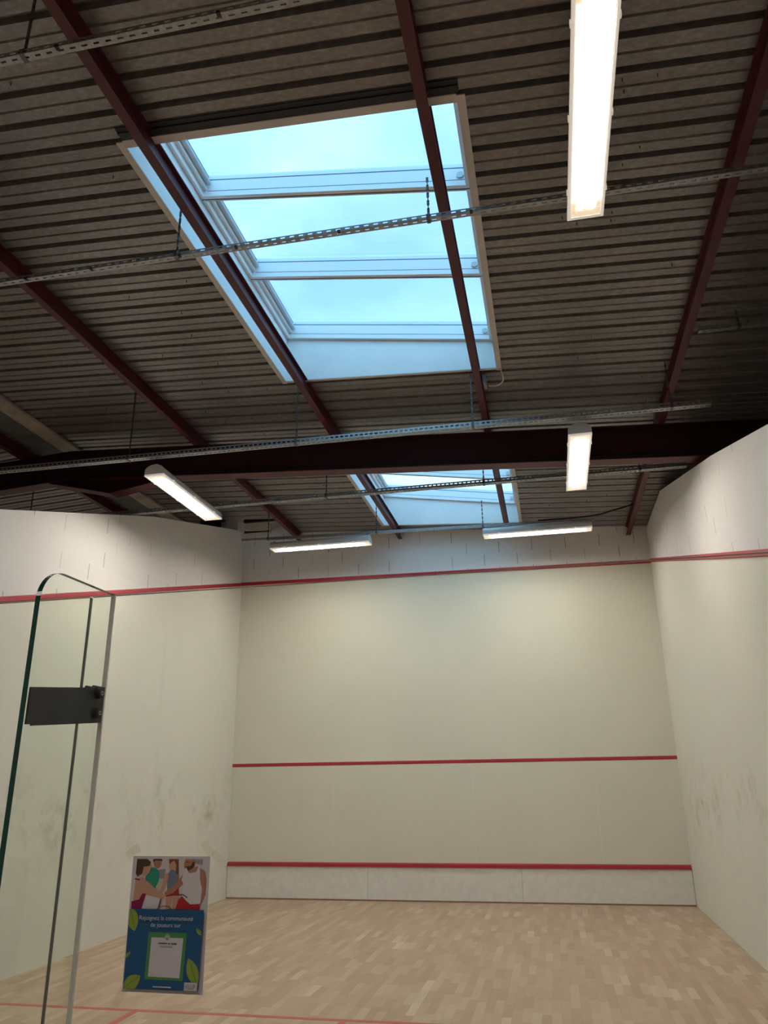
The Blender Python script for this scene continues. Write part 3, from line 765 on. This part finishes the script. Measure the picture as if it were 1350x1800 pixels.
# man in white vest, right
sh(ell(.755, .10, .075, .16), I_skin2); sh([(.695, .15), (.73, .145), (.775, .13), (.80, .05), (.825, .06), (.82, .15), (.77, .225), (.72, .235), (.70, .20)], I_hair); sh([(.70, .055), (.745, .045), (.745, .06), (.70, .07)], I_hair)
sh([(.76, .22), (.86, .14), (.97, .24), (.995, .42), (.99, .70), (.94, .90), (.885, .98), (.87, .90), (.93, .70), (.92, .46), (.86, .36), (.78, .44), (.68, .50), (.56, .68), (.46, .74), (.44, .68), (.56, .52), (.66, .34)], I_skin2)
sh([(.69, .24), (.71, .16), (.755, .28), (.85, .26), (.885, .12), (.90, .16), (.91, .42), (.945, .60), (.93, .88), (.80, .90), (.68, .76), (.69, .50), (.66, .42)], I_white)
sh([(.64, .80), (.68, .74), (.79, .90), (.93, .90), (.93, 1), (.60, 1)], I_red)
# woman at far left with reaching arm
sh([(.03, .42), (.12, .36), (.20, .46), (.33, .62), (.43, .70), (.47, .76), (.42, .80), (.30, .76), (.20, .72), (.12, .80), (.02, .86)], I_skin)
sh(ell(.155, .17, .075, .17), I_skin); sh([(.03, 0), (.17, 0), (.225, .06), (.21, .14), (.13, .16), (.115, .30), (.05, .36), (.025, .30)], I_hair)
sh([(0, .86), (.10, .82), (.14, .70), (.19, .70), (.17, .82), (.14, 1), (0, 1)], I_pink); sh([(.02, .39), (.09, .41), (.09, .44), (.02, .42)], I_pink)
# racket
for i in range(10):
    a0, a1 = math.pi*(1+i/10), math.pi*(1+(i+1)/10)
    q = lambda a_, k_: (.455+k_*.105*math.cos(a_), 1.02+k_*.085*math.sin(a_))
    sh([q(a0, 1), q(a1, 1), q(a1, .88), q(a0, .88)], I_hair2)
sh([(.365, .98), (.395, .80), (.412, .80), (.385, .99)], I_hair2); sh([(.61, .70), (.70, .70), (.76, .76), (.755, .78), (.70, .72), (.61, .72)], I_ink)
o = b.build('photo_print', recalc=False); adopt(o, post); o['label'] = 'printed photo of four players putting their hands together'
lay[0] = 110
# blue panel with leaves
b = MB(); shape(b, [(.03, .397), (.975, .397), (.955, .972), (.03, .972)], I_blue)
o = b.build('blue_panel', recalc=False); adopt(o, post)
def leaf(x, y, l, w_, rot):
    b = MB()
    pts = []
    for i in range(13):
        t_ = i/12; pts.append((t_*l-l/2, -w_*math.sin(math.pi*t_)**.8))
    for i in range(11, 0, -1):
        t_ = i/12; pts.append((t_*l-l/2, w_*math.sin(math.pi*t_)**.8))
    out = []
    for px_, py_ in pts:
        X, Y = x+px_*math.cos(rot)-py_*math.sin(rot), y+(px_*math.sin(rot)+py_*math.cos(rot))*.70
        out.append((min(.965, max(.032, X)), min(.970, max(.40, Y))))
    shape(b, out, I_leaf); 
    mid = [(min(.965, max(.032, x+s_*l*.42*math.cos(rot)-o_*math.sin(rot))), min(.970, max(.40, y+(s_*l*.42*math.sin(rot)+o_*math.cos(rot))*.70))) for s_, o_ in ((-1, 0), (1, 0), (1, -.012), (-1, -.012))]
    shape(b, mid, I_leaf2)
    o = b.build('leaf_print', recalc=False); adopt(o, post)
leaf(.075, .47, .27, .075, 1.25); leaf(.88, .84, .30, .070, 1.15); leaf(.13, .93, .26, .075, -.6); leaf(.05, .735, .12, .018, -.75); leaf(.93, .555, .10, .022, .75)
b = MB(); shape(b, [(.30, .565), (.785, .565), (.765, .905), (.29, .900)], I_card); shape(b, [(.342, .602), (.742, .602), (.724, .885), (.333, .880)], I_paper)
shape(b, ell(.54, .600, .034, .024), I_paper); shape(b, ell(.54, .600, .029, .0205), I_card); shape(b, ell(.54, .600, .022, .0155), I_paper)
shape(b, ell(.54, .596, .007, .005, 10), I_ink); shape(b, ell(.54, .607, .012, .005, 10), I_ink)
# small print too fine to read: word-shaped strokes
def words(v_, h, spans, mat):
    for a, c in spans:
        x = a
        while x < c:
            w_ = random.uniform(.008, .014); shape(b, [(x, v_-random.choice((0, .002))), (min(c, x+w_), v_), (min(c, x+w_), v_+h), (x, v_+h)], mat); x += w_+.003
words(.638, .010, ((.43, .545), (.557, .585), (.597, .665)), I_ink); words(.660, .007, ((.46, .52), (.53, .615)), I_grey)
o = b.build('green_card', recalc=False); adopt(o, post)
b = MB(); words(.944, .008, ((.41, .64),), I_text); o = b.build('small_print', recalc=False); adopt(o, post)
b = MB(); shape(b, [(.795, .909), (.955, .909), (.955, .966), (.795, .966)], I_paper)
o = b.build('logo_label', recalc=False); adopt(o, post)
def text(s_, u_, v_, size, mat, name, sx=1.0):
    c = bpy.data.curves.new(name, 'FONT'); c.body = s_; c.size = size; c.align_x = 'CENTER'; c.align_y = 'CENTER'; c.extrude = .00005; c.offset = -.00012
    o = bpy.data.objects.new(name, c); COL.objects.link(o); dg = bpy.context.evaluated_depsgraph_get()
    me = bpy.data.meshes.new_from_object(o.evaluated_get(dg)); bpy.data.objects.remove(o)
    o = bpy.data.objects.new(name, me); COL.objects.link(o); me.materials.clear(); me.materials.append(mat)
    o.rotation_euler = (math.pi/2, 0, 0); o.scale = (sx, 1, 1); o.location = P2(u_, v_, 230); adopt(o, post); return o
text('Rejoignez la communauté', .525, .458, .0120, I_text, 'headline_text'); text('de joueurs sur', .525, .508, .0120, I_text, 'headline_text')
text('H\'LUP', .875, .937, .0125, I_ink, 'logo_text', .72)
for (x, z, rt) in ((.648, 1.430, .55), (.826, 1.437, -.85), (.852, 1.418, -.85), (.646, 1.150, 1.0)):
    b = MB(); ca, sa = math.cos(rt), math.sin(rt)
    q = [(x+a_*ca-c_*sa, -.0004 if False else -.0017, z+a_*sa+c_*ca) for a_, c_ in ((-.017, -.009), (.017, -.009), (.017, .009), (-.017, .009))]
    b.prism(q, (0, .0015, 0), M_tape); o = b.build('tape_strip'); adopt(o, post); o['label'] = 'strip of clear adhesive tape'
